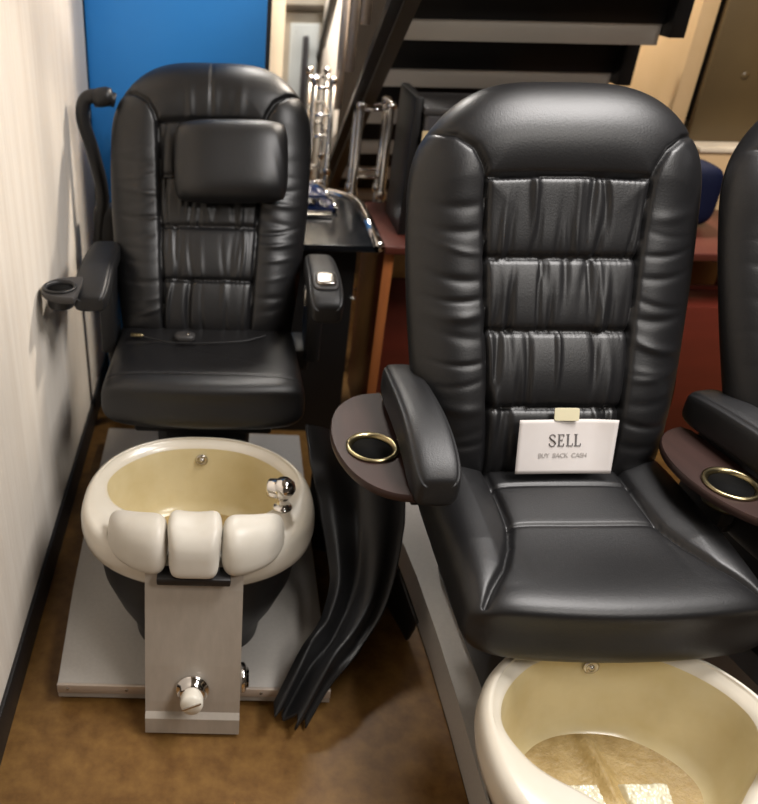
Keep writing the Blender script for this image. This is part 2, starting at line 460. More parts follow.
# ------------------------------------------------------------------ foot spa
BC = (0, -.56)
def periodic(ctrl, th):
    ks = sorted(ctrl); th %= 360
    for i, k in enumerate(ks):
        k2 = ks[(i+1) % len(ks)]+(360 if i == len(ks)-1 else 0)
        t0 = th if th >= ks[0] else th+360
        if k <= t0 <= k2:
            s = (t0-k)/(k2-k); n = len(ks)
            p0, p1, p2, p3 = ctrl[ks[i-1]], ctrl[k], ctrl[ks[(i+1) % n]], ctrl[ks[(i+2) % n]]
            return .5*(2*p1+(p2-p0)*s+(2*p0-5*p1+4*p2-p3)*s*s+(3*p1-p0-3*p2+p3)*s**3)
HOLE = {0: .232, 40: .243, 70: .240, 92: .190, 112: .150, 135: .135, 160: .14, 180: .145, 200: .14, 225: .135, 248: .155, 268: .205, 290: .245, 320: .243}
def basin(parent, jet=True):
    n = 120
    def outer(th):
        a = math.radians(th); x, y = math.sin(a), math.cos(a)
        return 1/((abs(x)/.283)**2.25+(abs(y)/(.270 if y > 0 else .232))**2.25)**(1/2.25)
    rings = []
    def ring(fn, z):
        rings.append([(BC[0]+fn(k)*math.sin(math.radians(k)), BC[1]+fn(k)*math.cos(math.radians(k)), z(k) if callable(z) else z) for k in [360*i/n for i in range(n)]])
    tilt = lambda z: (lambda k: z+.004+.004*math.cos(math.radians(k)))
    lip = lambda s: (lambda k: periodic(HOLE, k)+s)
    ring(lambda k: outer(k)*.86, tilt(.336))
    ring(lambda k: outer(k)*.955, tilt(.339))
    ring(lambda k: outer(k)*.985, tilt(.350))
    ring(lambda k: outer(k), tilt(.372))
    ring(lambda k: outer(k)*.997, tilt(.395))
    ring(lambda k: outer(k)*.98, tilt(.412))
    ring(lambda k: outer(k)*.95, tilt(.421))
    ring(lambda k: outer(k)*.5*1.84, tilt(.424))
    ring(lambda k: .5*(outer(k)*.92)+.5*lip(.02)(k), tilt(.421))
    ring(lip(.018), tilt(.417))
    ring(lip(.007), tilt(.412))
    ring(lip(0), tilt(.400))
    cut = len(rings)-1
    mul = lambda q: (lambda k: periodic(HOLE, k)*q+.135*(.98-q)*.25)
    ring(mul(.98), tilt(.375))
    ring(mul(.95), tilt(.33))
    ring(mul(.90), .29)
    ring(mul(.85), .258)
    ring(mul(.80), .240)
    ring(mul(.74), .232)
    cut2 = len(rings)-1
    for s in (.85, .7, .55, .4, .25, .1):
        rings.append([(x*s*1.0+BC[0]*(1-s), BC[1]+(y-BC[1])*s, .230) for x, y, _ in rings[cut2]])
    # ridge down the middle of the floor
    for q in range(cut2+1, len(rings)):
        rings[q] = [(x, y, z+.018*math.exp(-(x/.016)**2)) for x, y, z in rings[q]]
    def strip(a, b):
        V = [p for q in rings[a:b+1] for p in q]; Fc = []
        for i in range(b-a):
            for k in range(n):
                Fc.append((i*n+k, (i+1)*n+k, (i+1)*n+(k+1) % n, i*n+(k+1) % n))
        return V, Fc
    v, f = strip(0, cut); o = mesh('basin_rim', v, f, M['basin'], parent)
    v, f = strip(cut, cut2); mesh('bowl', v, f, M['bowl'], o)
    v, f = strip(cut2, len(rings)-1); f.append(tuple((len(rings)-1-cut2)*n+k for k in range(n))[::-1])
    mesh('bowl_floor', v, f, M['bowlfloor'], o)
    if jet:
        v, f = lathe_data([(.016, 0), (.016, .003), (.012, .005), (.010, .003), (.006, .003), (.005, .008), (.0001, .009)], 28)
        Mx = Matrix.Translation((0, BC[1]+.2235, .377)) @ Matrix.Rotation(math.radians(83), 4, 'X')
        mesh('water_jet', *xf((v, f), Mx), M['dullchrome'], o)
    return o

def foot_spa(root, knob=True, pebbles=False):
    bas = basin(root)
    # black moulded tub under the rim
    n = 72; R = []
    def rg(hx, hy, z, cy, p=3.0):
        R.append([(hx*math.copysign(abs(math.sin(a))**(2/p), math.sin(a)), cy+hy*math.copysign(abs(math.cos(a))**(2/p), math.cos(a)), z) for a in [2*PI*k/n for k in range(n)]])
    rg(.160, .175, .055, -.545); rg(.163, .177, .10, -.545); rg(.200, .200, .18, -.55); rg(.236, .218, .24, -.545, 2.5); rg(.250, .22, .31, -.542, 2.3); rg(.262, .224, .338, -.542, 2.25); rg(.264, .226, .350, -.542, 2.25)
    V = [p for q in R for p in q]
    Fc = [(i*n+k, (i+1)*n+k, (i+1)*n+(k+1) % n, i*n+(k+1) % n) for i in range(len(R)-1) for k in range(n)]
    Fc.append(tuple(range(n)))
    mesh('tub_body', V, Fc, M['plastic'], root)
    # bent front panel
    prof = [(-.790, .405), (-.808, .36), (-.832, .28), (-.862, .18), (-.886, .09), (-.892, .062), (-.905, .052), (-.912, .012)]
    prof = [(y, z) for y, z in prof]
    th = .006; V = []; w = .108
    for y, z in prof: V += [(-w, y, z), (w, y, z), (w, y+th, z), (-w, y+th, z)]
    Fc = []
    for i in range(len(prof)-1):
        for k in range(4): Fc.append((i*4+k, i*4+(k+1) % 4, (i+1)*4+(k+1) % 4, (i+1)*4+k))
    Fc += [(0, 3, 2, 1), tuple((len(prof)-1)*4+k for k in range(4))]
    fp = mesh('front_panel', V, [f[::-1] for f in Fc], M['brushed'], root, smooth=False)
    # returned sides of the panel
    for s in (-1, 1):
        V = []; 
        for y, z in prof: V += [(s*w, y+.002, z), (s*(w-.004), y+.002, z), (s*(w-.004), y+.05, z), (s*w, y+.05, z)]
        F2 = []
        for i in range(len(prof)-1):
            for k in range(4): F2.append((i*4+k, i*4+(k+1) % 4, (i+1)*4+(k+1) % 4, (i+1)*4+k))
        F2 += [(0, 3, 2, 1), tuple((len(prof)-1)*4+k for k in range(4))]
        mesh('panel_return', V, F2 if s > 0 else [f[::-1] for f in F2], M['brushed'], fp, smooth=False)
    if knob:
        Mk = Matrix.Translation((0, -.879, .125)) @ Matrix.Rotation(math.radians(80), 4, 'X')
        d = lathe_data([(.038, 0), (.039, .004), (.036, .009), (.030, .010), (.029, .020), (.025, .024), (.0001, .024)], 40)
        c = mesh('chrome_collar', *xf(d, Mk), M['chrome'], fp)
        d = lathe_data([(.018, .0), (.0185, .022), (.023, .025), (.0255, .031), (.0255, .050), (.023, .057), (.0001, .058)], 32)
        c2 = mesh('control_knob', *xf(d, Mk), M['whiteknob'], fp)
        d = softbox_data(.023, .0024, .0022)
        Md = Mk @ Matrix.Translation((0, 0, .0585)) @ Matrix.Rotation(math.radians(25), 4, 'Z')
        mesh('knob_groove', *xf(d, Md), M['dullchrome'], fp)
        bm = bmesh.new(); 
        bm_box(bm, -.0045, -.0025, -.0, .001, -.011, .011); bm_box(bm, .0025, .0045, 0, .001, -.011, .011)
        from_bm('printed_mark', bm, M['inksoft'], fp, loc=(0, -.8945, .078), rot=(math.radians(-12), 0, 0))
        Ms = Matrix.Translation((w, -.835, .115)) @ Matrix.Rotation(math.radians(90), 4, 'Y')
        d = lathe_data([(.033, 0), (.034, .004), (.034, .010), (.029, .014), (.024, .014), (.022, .02), (.0001, .021)], 36)
        mesh('side_fitting', *xf(d, Ms), M['chrome'], fp)
    # footrest: two wings and a saddle
    def lobe(s):
        # outline in x (outward) / y, thick rounded pad leaning back
        n1, n2 = 44, 24; V = []; Fc = []
        for i in range(n1+1):
            a = -1+2*i/n1; sx = math.sin(a*PI/2)
            x = .058+.071*(1+sx)
            q = (1+sx)/2
            hz = .055*(1-.34*q**2)*(1-abs(sx)**(7-3*q))**.45; hy = .054*(1-.30*q)*(1-abs(sx)**4)**.4
            cz = .457-.034*q**1.5+.014*q**2; cy = -.768+.072*q**2
            for j in range(n2):
                b_ = 2*PI*j/n2
                sgn = lambda v, p: math.copysign(abs(v)**p, v)
                V.append((s*x, cy+hy*sgn(math.cos(b_), .7)-.018*math.sin(b_)*-1, cz+hz*sgn(math.sin(b_), .75)))
        for i in range(n1):
            for j in range(n2): Fc.append((i*n2+j, (i+1)*n2+j, (i+1)*n2+(j+1) % n2, i*n2+(j+1) % n2))
        if s < 0: Fc = [f[::-1] for f in Fc]
        return V, Fc
    for s in ((-1, 1) if knob else ()): mesh('footrest_pad', *lobe(s), M['footpad'], root)
    n1, n2 = 30, 32; V = []; Fc = []
    for i in range(n1+1):
        a = -1+2*i/n1; sx = math.sin(a*PI/2)
        for j in range(n2):
            b_ = 2*PI*j/n2; sgn = lambda v, p: math.copysign(abs(v)**p, v)
            e = (1-abs(sx)**7)**.35 if abs(sx) < 1 else 0
            up = .010*sx*sx*max(0, math.sin(b_))
            wz = (.047+.006*max(0, math.sin(b_)))
            V.append((sx*(.055+.005*max(0, math.sin(b_))), -.772+.056*e*sgn(math.cos(b_), .6)+.02*math.sin(b_), .459+.052*e*sgn(math.sin(b_), .6)+up*1.4))
    for i in range(n1):
        for j in range(n2): Fc.append((i*n2+j, (i+1)*n2+j, (i+1)*n2+(j+1) % n2, i*n2+(j+1) % n2))
    mesh('footrest_saddle', V, Fc, M['footpad'], root)
    box('footrest_bracket', (-.080, .080, -.826, -.70, .388, .408), M['plastic'], root, bev=.004)
    if not knob:
        r = np.random.default_rng(5)
        for s in (-1, 1):
            nx, ny = 60, 70; pts = [(r.uniform(0, .10), r.uniform(0, .16), r.uniform(.004, .007)) for _ in range(420)]
            xs = np.linspace(0, 1, nx); ys = np.linspace(0, 1, ny); A, B = np.meshgrid(xs, ys, indexing='ij')
            Xp = A*.10; Yp = B*.16; Hh = np.zeros_like(A)
            for a, b, c in pts: Hh = np.maximum(Hh, np.sqrt(np.clip(c*c-(Xp-a)**2-(Yp-b)**2, 0, None)))
            ed = np.clip(np.minimum(np.minimum(A, 1-A), np.minimum(B, 1-B))*12, 0, 1)
            V = [(s*(.018+Xp[i, j]*(1-.25*(1-B[i, j]))), -.648+Yp[i, j], .226+(Hh[i, j]+.016)*ed[i, j]) for i in range(nx) for j in range(ny)]
            F_ = [(i*ny+j, (i+1)*ny+j, (i+1)*ny+j+1, i*ny+j+1) for i in range(nx-1) for j in range(ny-1)]
            if s < 0: F_ = [f[::-1] for f in F_]
            mesh('pebble_mat', V, F_, M["pebbles"], bas)
    # faucet on the right ledge
    d1 = lathe_data([(.017, 0), (.018, .003), (.015, .006), (.0105, .008), (.0105, .022), (.014, .030), (.019, .038), (.021, .047), (.019, .057), (.012, .065), (.0001, .068)], 32)
    d2 = xf(lathe_data([(.0001, -.002), (.0175, 0), (.0185, .012), (.0185, .024), (.016, .028), (.013, .026), (.0001, .020)], 28), Matrix.Translation((0, 0, .046)) @ Matrix.Rotation(math.radians(-100), 4, 'Y'))
    mesh('faucet', *join_data([d1, d2]), M['chrome'], root, loc=(.202, -.59, .421), rot=(0, 0, -.25)).scale = (1.35, 1.35, 1.25)

def pad_soft(name, parent, hx, hz, th, loc, rot=(0, 0, 0), m='leather'):
    n = 60
    u = np.sin(np.linspace(-PI/2, PI/2, n)); A, B = np.meshgrid(u, u, indexing='ij')
    X = hx*A*(1-.08*np.abs(B)**4)*(1+.0*B); Z = hz*B*(1-.10*np.abs(A)**4)
    e = np.clip(1-np.abs(A)**4, 0, 1)**.5*np.clip(1-np.abs(B)**4, 0, 1)**.5
    crease = .0012*np.sin(A*22+B*7)*np.exp(-((np.abs(A)-.85)/.12)**2)
    V, Ff, Fb = closed_pad(X, Z, -(th*e+crease*e), th*.6*e)
    return mesh(name, V, Ff+Fb, M[m], parent, loc=loc, rot=rot)

# ------------------------------------------------------------------ pedicure chairs
G_CH = 'black leather pedicure spa chairs'
def chair(x, y, label, recline, seatfront, seed, kind, rot=0):
    root = empty('pedicure_chair', (x, y, 0), label, 'chair', G_CH, rot=math.radians(rot))
    if kind == 'rear':
        poly = [(-.325, -.82), (.325, -.82), (.322, -.3), (.325, .28), (-.355, .30), (-.350, -.2), (-.342, -.5)]
        zt = .06
    else:
        poly = [(-.20, -.80), (.33, -.80), (.33, .50), (-.205, .52), (-.19, .36), (-.182, .2), (-.180, .0), (-.184, -.2), (-.192, -.4), (-.20, -.6)]
        zt = .12
    pl = prism('platform', poly, .012, zt, M['laminate'], root, bev=.004, sharp=30)
    # black skirt below the top board
    cx = sum(p[0] for p in poly)/len(poly)
    prism('platform_skirt', [(cx+(px-cx)*.97, py*.97) for px, py in poly], 0, zt-.025, M['plastic'], pl, bev=0)
    if kind == 'rear':
        bm = bmesh.new()
        bm_box(bm, -.325, .325, -.826, -.818, .036, .0625, bev=.0015)
        t = from_bm('edge_trim', bm, M['trim'], pl, smooth=True)
        for sx in (-.3, -.16, .16, .29):
            mesh('screw', *xf(lathe_data([(.004, 0), (.0035, .0015), (.0001, .002)], 14), Matrix.Translation((sx, -.826, .05)) @ Matrix.Rotation(PI/2, 4, 'X')), M['dullchrome'], pl)
    foot_spa(root, knob=(kind == 'rear'))
    # pedestal
    bm = bmesh.new()
    bm_box(bm, -.13, .13, -.22, .22, zt, .42, bev=.03, seg=3)
    bm_box(bm, -.19, .19, -.25, .16, .405, .45, bev=.01, seg=2)
    from_bm('pedestal', bm, M['plastic'], root, smooth=True)
    st_ = seat(root, seatfront, bolster=(kind != 'rear'), seed=seed, W=.275 if kind == 'rear' else .292)
    if kind != 'rear': st_.location.x = .012
    zb = .53
    br = backrest(root, seed, W=.295 if kind == 'rear' else .320, pscale=.88 if kind == 'rear' else 1.0, midseam=(kind == 'rear'))
    br.scale = (1, 1, 1 if kind == 'rear' else 1.02); br.location = (0, .055, zb); br.rotation_euler = (math.radians(-recline), 0, 0)
    return root, br

def arm(root, s, y0, y1, zt, w, h, support_to=.50, **k):
    o = mesh('armrest', *arm_data(y0, y1, zt, w, h, **k), M['leather_soft'], root, loc=(s, 0, 0))
    bm = bmesh.new()
    sg = 1 if s > 0 else -1
    bm_box(bm, -.022-sg*.012, .022-sg*.012, y1-.17, y1-.04, support_to, zt-2*h+.015, bev=.008, seg=2)
    bm_box(bm, -.015-sg*.05, .03-sg*.05, y1-.15, y1-.02, .46, support_to+.03, bev=.006, seg=2)
    from_bm('arm_support', bm, M['plastic'], o, smooth=True)
    return o

# rear left chair
c1, b1 = chair(-.06, 2.10, 'rear left black leather pedicure chair with head pillow beside the cream wall', 31, -.285, 11, 'rear')
# head pillow, on the backrest
pad_soft('head_pillow', b1, .160, .122, .060, (.060, -.120, .525), (0, math.radians(-1), 0))
b1.scale = (1.02, 1, .975)
arm(c1, -.303, -.17, .20, .80, .050, .031, drop=.02)
arR = arm(c1, .325, -.15, .17, .785, .050, .036, drop=.025)
box('silver_bracket', (-.052, -.044, -.02, .02, -.085, -.035), M['dullchrome'], arR, bev=.004, loc=(0, -.02, .785))
# control with silver key on the right arm
d = softbox_data(.036, .046, .008, .5)
kp = mesh('arm_control', *d, M['darkplastic'], arR, loc=(0, -.06, .785), rot=(math.radians(10), 0, 0))
mesh('silver_button', *softbox_data(.028, .030, .007, .6), M['dullchrome'], arR, loc=(0, -.065, .794), rot=(math.radians(10), 0, 0))
tray(c1, -1, -.325, -.245, -.10, .80, .099, (-.374, -.180), .036, False)

# front middle chair
c2, b2 = chair(.715, 1.425, 'front middle black leather pedicure chair with a white sell notice on its seat', 23, -.375, 23, 'front', 2.5)
arm(c2, -.312, -.185, .215, .768, .052, .046, drop=.035, taper=.2)
tray(c2, -1, -.335, -.175, .222, .675, .150, (-.405, -.01), .046, True)
# raised right arm folded up along the back
ra = mesh('armrest', *arm_data(-.20, .20, 0, .028, .04, drop=.02), M['leather_soft'], c2, loc=(.345, .28, .80), rot=(math.radians(62), 0, 0))

# right chair
c3, b3 = chair(1.402, 1.41, 'black leather pedicure chair at the right edge, cut off by the frame', 23, -.375, 37, 'front', 15)
arm(c3, -.312, -.185, .215, .768, .052, .046, drop=.035, taper=.2)
tray(c3, -1, -.335, -.16, .20, .675, .140, (-.405, -.01), .046, True)

# ------------------------------------------------------------------ notice on the seat
sg_ = empty('paper_notice', (.731, 1.408, .612), 'white paper notice reading SELL propped on the middle chair seat', 'sign')
w, h = .106, .118
n1, n2 = 24, 14; V = []
for i in range(n1+1):
    for j in range(n2+1):
        u = -1+2*i/n1; v = j/n2
        V.append(((w+(.004 if u > 0 else 0)*v)*u+.003*v, .010*math.sin(u*1.8+.6)*(.4+v*.6)-.008*max(0, u-.6)*4*v, h*v))
Fc = [(i*(n2+1)+j, (i+1)*(n2+1)+j, (i+1)*(n2+1)+j+1, i*(n2+1)+j+1) for i in range(n1) for j in range(n2)]
lean = (math.radians(-24), 0, math.radians(2))
pp = mesh('paper_sheet', V, Fc, M['paper'], sg_, rot=lean)
sd = pp.modifiers.new('s', 'SOLIDIFY'); sd.thickness = .0006
def text(name, s, size, x, z, m, par, yy=-.004):
    cu = bpy.data.curves.new(name, 'FONT'); cu.body = s; cu.size = size; cu.extrude = .0003
    cu.align_x = 'CENTER'; cu.offset = .0002
    to = bpy.data.objects.new(name, cu); COL.objects.link(to)
    dg = bpy.context.evaluated_depsgraph_get()
    me = bpy.data.meshes.new_from_object(to.evaluated_get(dg))
    bpy.data.objects.remove(to)
    me.materials.clear(); me.materials.append(m)
    R = Matrix.Rotation(PI/2, 4, 'X')
    for v in me.vertices:
        c = R @ v.co; u = (c.x+x)/w; q = (c.z+z)/h
        c.x += x; c.z += z
        c.y = c.y*.5+.010*math.sin(u*1.8+.6)*(.4+q*.6)-.0012
        v.co = c
    o = bpy.data.objects.new(name, me); link(o, par); return o
def bend(x, z): return .010*math.sin(x/w*1.8+.6)*(.4+z/h*.6)-.0012
def stroke_boxes(name, rects, par, m):
    bm = bmesh.new()
    for x0, x1, z0, z1 in rects:
        y = bend((x0+x1)/2, (z0+z1)/2); bm_box(bm, x0, x1, y-.0004, y+.0004, z0, z1)
    return bm
bm = stroke_boxes('l', [r_ for ox, kind in ((-.0145, 'E'), (.0055, 'L'), (.0235, 'L')) for r_ in
    ([(ox+.002, ox+.0055, .060, .086), (ox, ox+.0075, .060, .0612), (ox, ox+.0145, .060, .0615), (ox+.0132, ox+.0148, .060, .066)] +
     ([(ox, ox+.0145, .0845, .086), (ox+.0132, ox+.0148, .080, .086), (ox+.005, ox+.0105, .0722, .0738), (ox+.0098, ox+.011, .070, .076)] if kind == 'E' else [(ox, ox+.0075, .0848, .086)]))], pp, M['ink'])
from_bm('sell_lettering', bm, M['ink'], pp)
sp_ = smooth_path([(-.0205, 0, .0795), (-.0215, 0, .0835), (-.0265, 0, .0858), (-.0315, 0, .0838), (-.0325, 0, .0795), (-.0285, 0, .0752), (-.0235, 0, .0718), (-.0195, 0, .0672), (-.0215, 0, .0622), (-.027, 0, .0602), (-.032, 0, .0625), (-.0335, 0, .067)], 5)
tube('sell_lettering', [(p.x, bend(p.x, p.z), p.z) for p in sp_], [.0009+.0009*math.exp(-((i-28)/12)**2) for i in range(len(sp_))], M['ink'], pp, n=6)
text('faded_lettering', 'BUY  BACK  CASH', .0135, -.002, .036, M['inksoft'], pp)
v, f = softbox_data(.027, .0012, .014, .2)
mesh('masking_tape', v, f, M['tape'], sg_, loc=(.0, .0535, .1175), rot=lean)

# remote control with its cord, lying on the rear seat
rc = empty('remote_control', (-.12, 2.055, .592), 'black oval remote control with thin cord on the rear left seat', 'remote')
mesh('remote_body', *softbox_data(.030, .022, .012, .7), M['darkplastic'], rc, loc=(0, 0, .008))
mesh('silver_key', *softbox_data(.006, .006, .003, .8), M['chrome'], rc, loc=(.012, -.008, .020))
tube('cord', smooth_path([(-.12, .005, .004), (-.08, -.012, .003), (-.04, -.028, .003), (.02, -.03, .003), (.09, -.024, .003), (.17, -.008, .003), (.235, .025, .006)]), .0024, M['plastic'], rc, n=8)
tube('cord_plug', [(-.155, .01, .006), (-.125, .006, .006), (-.118, .005, .006)], [.006, .006, .003], M['brass'], rc, n=12)

# ------------------------------------------------------------------ curved bar behind the rear chair
cb = tube('curved_bar', smooth_path([(-.38, 2.58, .02), (-.41, 2.55, .35), (-.425, 2.52, .70), (-.405, 2.52, .86), (-.425, 2.51, 1.00), (-.448, 2.50, 1.10), (-.438, 2.50, 1.155), (-.40, 2.50, 1.168), (-.350, 2.51, 1.155)]),
          .021, M['plastic'], n=16)
cb.data.materials.clear(); cb.data.materials.append(M['plastic'])
tag(cb, 'curved black bar rising behind the rear left chair against the wall', 'bar')
lathe('rubber_knob', [(.0001, -.03), (.024, -.027), (.028, -.01), (.028, .015), (.022, .03), (.0001, .032)], M['plastic'], cb, loc=(-.385, 2.50, 1.165), rot=(0, math.radians(80), 0))
mesh('bar_hub', *softbox_data(.042, .04, .07, .5), M['plastic'], cb, loc=(-.40, 2.54, .76))

# ------------------------------------------------------------------ folded black vinyl between the chairs
def vinyl():
    path = smooth_path([(.330, 1.86, .42), (.345, 1.72, .40), (.355, 1.60, .30), (.345, 1.485, .19), (.295, 1.385, .13), (.232, 1.30, .105), (.172, 1.222, .03)], 12)
    wid = [.11, .125, .11, .08, .058, .052, .048]
    m = len(path); n = 60; V = []; Fc = []
    for i, p in enumerate(path):
        s = i/(m-1); k = s*6; a = int(min(k, 5)); fr = k-a; w_ = wid[a]*(1-fr)+wid[a+1]*fr
        t = (path[min(i+1, m-1)]-path[max(i-1, 0)]).normalized()
        side = Vector((1, .15, 0)); side = (side-t*side.dot(t)).normalized(); nr = side.cross(t)
        for j in range(n+1):
            u = -1+2*j/n
            fold = .016*(.3+.9*s)*math.cos(u*PI*1.9+.6+.5*s)+.0015*math.cos(u*PI*5+s*3)*s
            ext = .034*abs(((u*1.6+.2) % 1)-.5)*2*max(0, (s-.8)/.2)
            V.append(p+side*(w_*u)+nr*(fold-.03*u*u*(1-s))+t*ext+Vector((0, 0, .026*s)))
    for i in range(m-1):
        for j in range(n): Fc.append((i*(n+1)+j, (i+1)*(n+1)+j, (i+1)*(n+1)+j+1, i*(n+1)+j+1))
    V = [Vector((v.x, v.y, max(v.z, .006))) for v in V]
    return V, Fc
root = empty('vinyl_skirt', (.33, 1.5, 0), 'folded black vinyl skirt standing on the floor between two chairs', 'cover')
v, f = vinyl()
o = mesh('folded_sheet', [p-Vector((.33, 1.5, 0)) for p in v], f, M['plastic'], root)
sm = o.modifiers.new('s', 'SOLIDIFY'); sm.thickness = .005
# upright curved shell that carries it
n1, n2 = 40, 20; V = []
for i in range(n1+1):
    a = i/n1
    x = .245+.245*a; y = 1.80-.36*a**1.1+.06*math.sin(a*PI)
    for j in range(n2+1):
        b = j/n2
        zt = .40-.28*a**2.0
        V.append((x-.33+.035*(1-b)*math.sin(a*PI), y-1.5+.05*(1-b), .004+(zt-.004)*b))
Fc = [(i*(n2+1)+j, (i+1)*(n2+1)+j, (i+1)*(n2+1)+j+1, i*(n2+1)+j+1) for i in range(n1) for j in range(n2)]
o = mesh('curved_shell', V, Fc, M['plastic'], root); sm = o.modifiers.new('s', 'SOLIDIFY'); sm.thickness = .008

# ------------------------------------------------------------------ room
WX = -.492
def plane_box(name, b, m): return struct(box(name, b, m, bev=0, smooth=False))
plane_box('floor', (WX-.15, 4.2, -1.6, 7.4, -.1, 0), M['floor'])
plane_box('wall_left', (WX-.12, WX, -1.6, 2.885, 0, 2.7), M['wall'])
plane_box('wall_back', (WX-1.6, 4.2, 7.0, 7.12, 0, 2.7), M['darkwall'])
plane_box('wall_right', (4.08, 4.2, -1.6, 7.0, 0, 2.7), M['darkwall'])
plane_box('wall_front', (WX-.12, 4.2, -1.72, -1.6, 0, 2.7), M['darkwall'])
plane_box('ceiling', (WX-1.6, 4.2, -1.72, 7.1, 2.7, 2.8), M['ceiling'])
bm = bmesh.new(); bm_box(bm, WX, WX+.010, -1.58, 2.885, 0, .10, bev=.003)
struct(from_bm('baseboard_left', bm, M['baseboard'], smooth=True))
# strip of wall beyond the blue board
plane_box('wall_side', (-2.1, .13, 3.05, 3.15, 0, 2.7), M['darkwall'])
# blue board
bp = box('blue_board', (-.490, .108, 2.90, 2.93, 0.0, 2.05), M['blue'], bev=.003)
tag(bp, 'tall blue board standing upright behind the rear left chair', 'board')
# door and white column in the distance
struct(box('trim_1', (.17, .235, 4.06, 4.12, 0, 2.3), M['creamtrim'], bev=.003))
dr = struct(box('door_1', (.235, .415, 4.10, 4.14, 0, 2.3), M['doorgrey'], bev=.004))
box('door_pane', (.265, .40, 4.085, 4.10, .5, 1.22), M['doorglass'], dr, bev=.004)
box('door_handle', (.325, .352, 4.055, 4.085, .85, 1.17), M['greycase'], dr, bev=.006)
box('door_rail', (.236, .414, 4.08, 4.10, 1.27, 1.30), M['stringer'], dr, bev=.003)
struct(box('trim_2', (.415, .51, 4.0, 4.16, 0, 2.4), M['farwall'], bev=.004))

# ------------------------------------------------------------------ staircase seen from behind
st = empty('staircase', (1.0, 3.0, 0), 'open staircase with grey backed steps behind the desk', 'staircase')
def L3(x, y, z): return (x-1.0, y-3.0, z)
X0, X1 = .530, 1.385
for k in range(-3, 6):
    yb = 2.86+.28*k; zb = 1.298-.19*k
    if zb < .05: continue
    bm = bmesh.new(); bm_box(bm, X0-1, X1-1, yb-3, yb-3+.008, zb, zb+.080, bev=.002)
    tr = from_bm('step', bm, M['greyriser'], st, smooth=True)
    bm = bmesh.new(); bm_box(bm, X0-1, X1-1, yb-3+.008, yb-3+.29, zb+.045, zb+.079, bev=.004)
    from_bm('carpet_tread', bm, M['browntread'], tr, smooth=True)
    bm = bmesh.new(); bm_box(bm, X0-1, X1-1, yb-3+.262, yb-3+.272, zb-.125, zb+.044, bev=.002)  # black sheet standing in for the dark open gap under the tread
    bm_box(bm, X1-1, X1-1+.05, yb-3+.215, yb-3+.285, zb-.16, zb+.045, bev=.002)
    from_bm('dark_gap_plate', bm, M['blackmetal'], tr, smooth=True)
def stringer(x, wd, m):
    pts = []
    ya, za = 2.86-.28*3.4, 1.298+.19*3.4; yb, zb = 2.86+.28*6.6, 1.298-.19*6.6
    off = -.035
    V = []
    for xx in (x, x+wd):
        V += [L3(xx, ya, za-.09), L3(xx, ya, za+off), L3(xx, yb, zb+off), L3(xx, yb, max(zb-.09, 0))]
    F_ = [(0, 1, 2, 3), (7, 6, 5, 4), (0, 4, 5, 1), (1, 5, 6, 2), (2, 6, 7, 3), (3, 7, 4, 0)]
    return mesh('stringer', V, F_, m, st, smooth=False)
stringer(X0-.045, .045, M['stringer'])
stringer(X0-.085, .035, M['blackmetal'])
# railing left of the steps
def rail_z(y): return 1.298-.19*(y-2.86)/.28
tubes('handrail', [([L3(X0-.12, 2.2, rail_z(2.2)+.62), L3(X0-.12, 4.4, rail_z(4.4)+.62)], .018)], M['stringer'], st)
for k in range(3):
    y = 2.75+.26*k
    tubes('baluster', [([L3(X0-.12, y, max(rail_z(y)-.02, 0)), L3(X0-.12, y, rail_z(y)+.62)], .015)], M['trim'], st)

# walls / boards to the right of the stairs
tb = box('wall_stair', (1.60, 1.66, 3.06, 7.0, 0, 2.7), M['tan'], bev=.003); struct(tb)
ob = box('olive_board', (1.668, 2.25, 3.02, 3.05, .963, 2.1), M['olive'], bev=.003)
tag(ob, 'tall olive brown board standing behind the desk at right', 'board')
lathe('label_mark', [(.014, 0), (.014, .001), (.0001, .0012)], M['olive'], ob, loc=(1.80, 3.019, 1.19), rot=(PI/2, 0, 0))
sh = box('low_cabinet', (1.672, 2.28, 2.93, 3.40, 0, .945), M['tan'], bev=.004)
tag(sh, 'tan low cabinet under the olive brown board', 'cabinet')
box('cabinet_top', (1.668, 2.29, 2.92, 3.41, .945, .962), M['creamtrim'], sh, bev=.004)

# ------------------------------------------------------------------ desk
dk = empty('desk', (1.05, 2.65, 0), 'mahogany desk with orange wood edge behind the middle chair', 'desk')
def D3(b): return (b[0]-1.05, b[1]-1.05, b[2]-2.65, b[3]-2.65, b[4], b[5])
bm = bmesh.new(); bm_box(bm, *D3((.494, 1.95, 2.42, 2.895, .722, .75)), bev=.006, seg=3)
from_bm('desktop', bm, M['mahogany'], dk, smooth=True)
for xa in (.500, 1.86):
    sp = box('side_panel', D3((xa, xa+.03, 2.455, 2.88, 0, .722)), M['redboard'], dk, bev=.002)
    box('panel_edge', D3((xa-.001, xa+.031, 2.445, 2.456, 0, .722)), M['orange'], sp, bev=.002)
box('back_panel', D3((.522, 1.86, 2.62, 2.64, .10, .56)), M['redboard'], dk, bev=.002)
box('side_panel', D3((1.28, 1.31, 2.455, 2.88, 0, .722)), M['orange'], dk, bev=.002)
box('drawer_unit', D3((1.31, 1.86, 2.46, 2.62, .05, .55)), M['redboard'], dk, bev=.003)

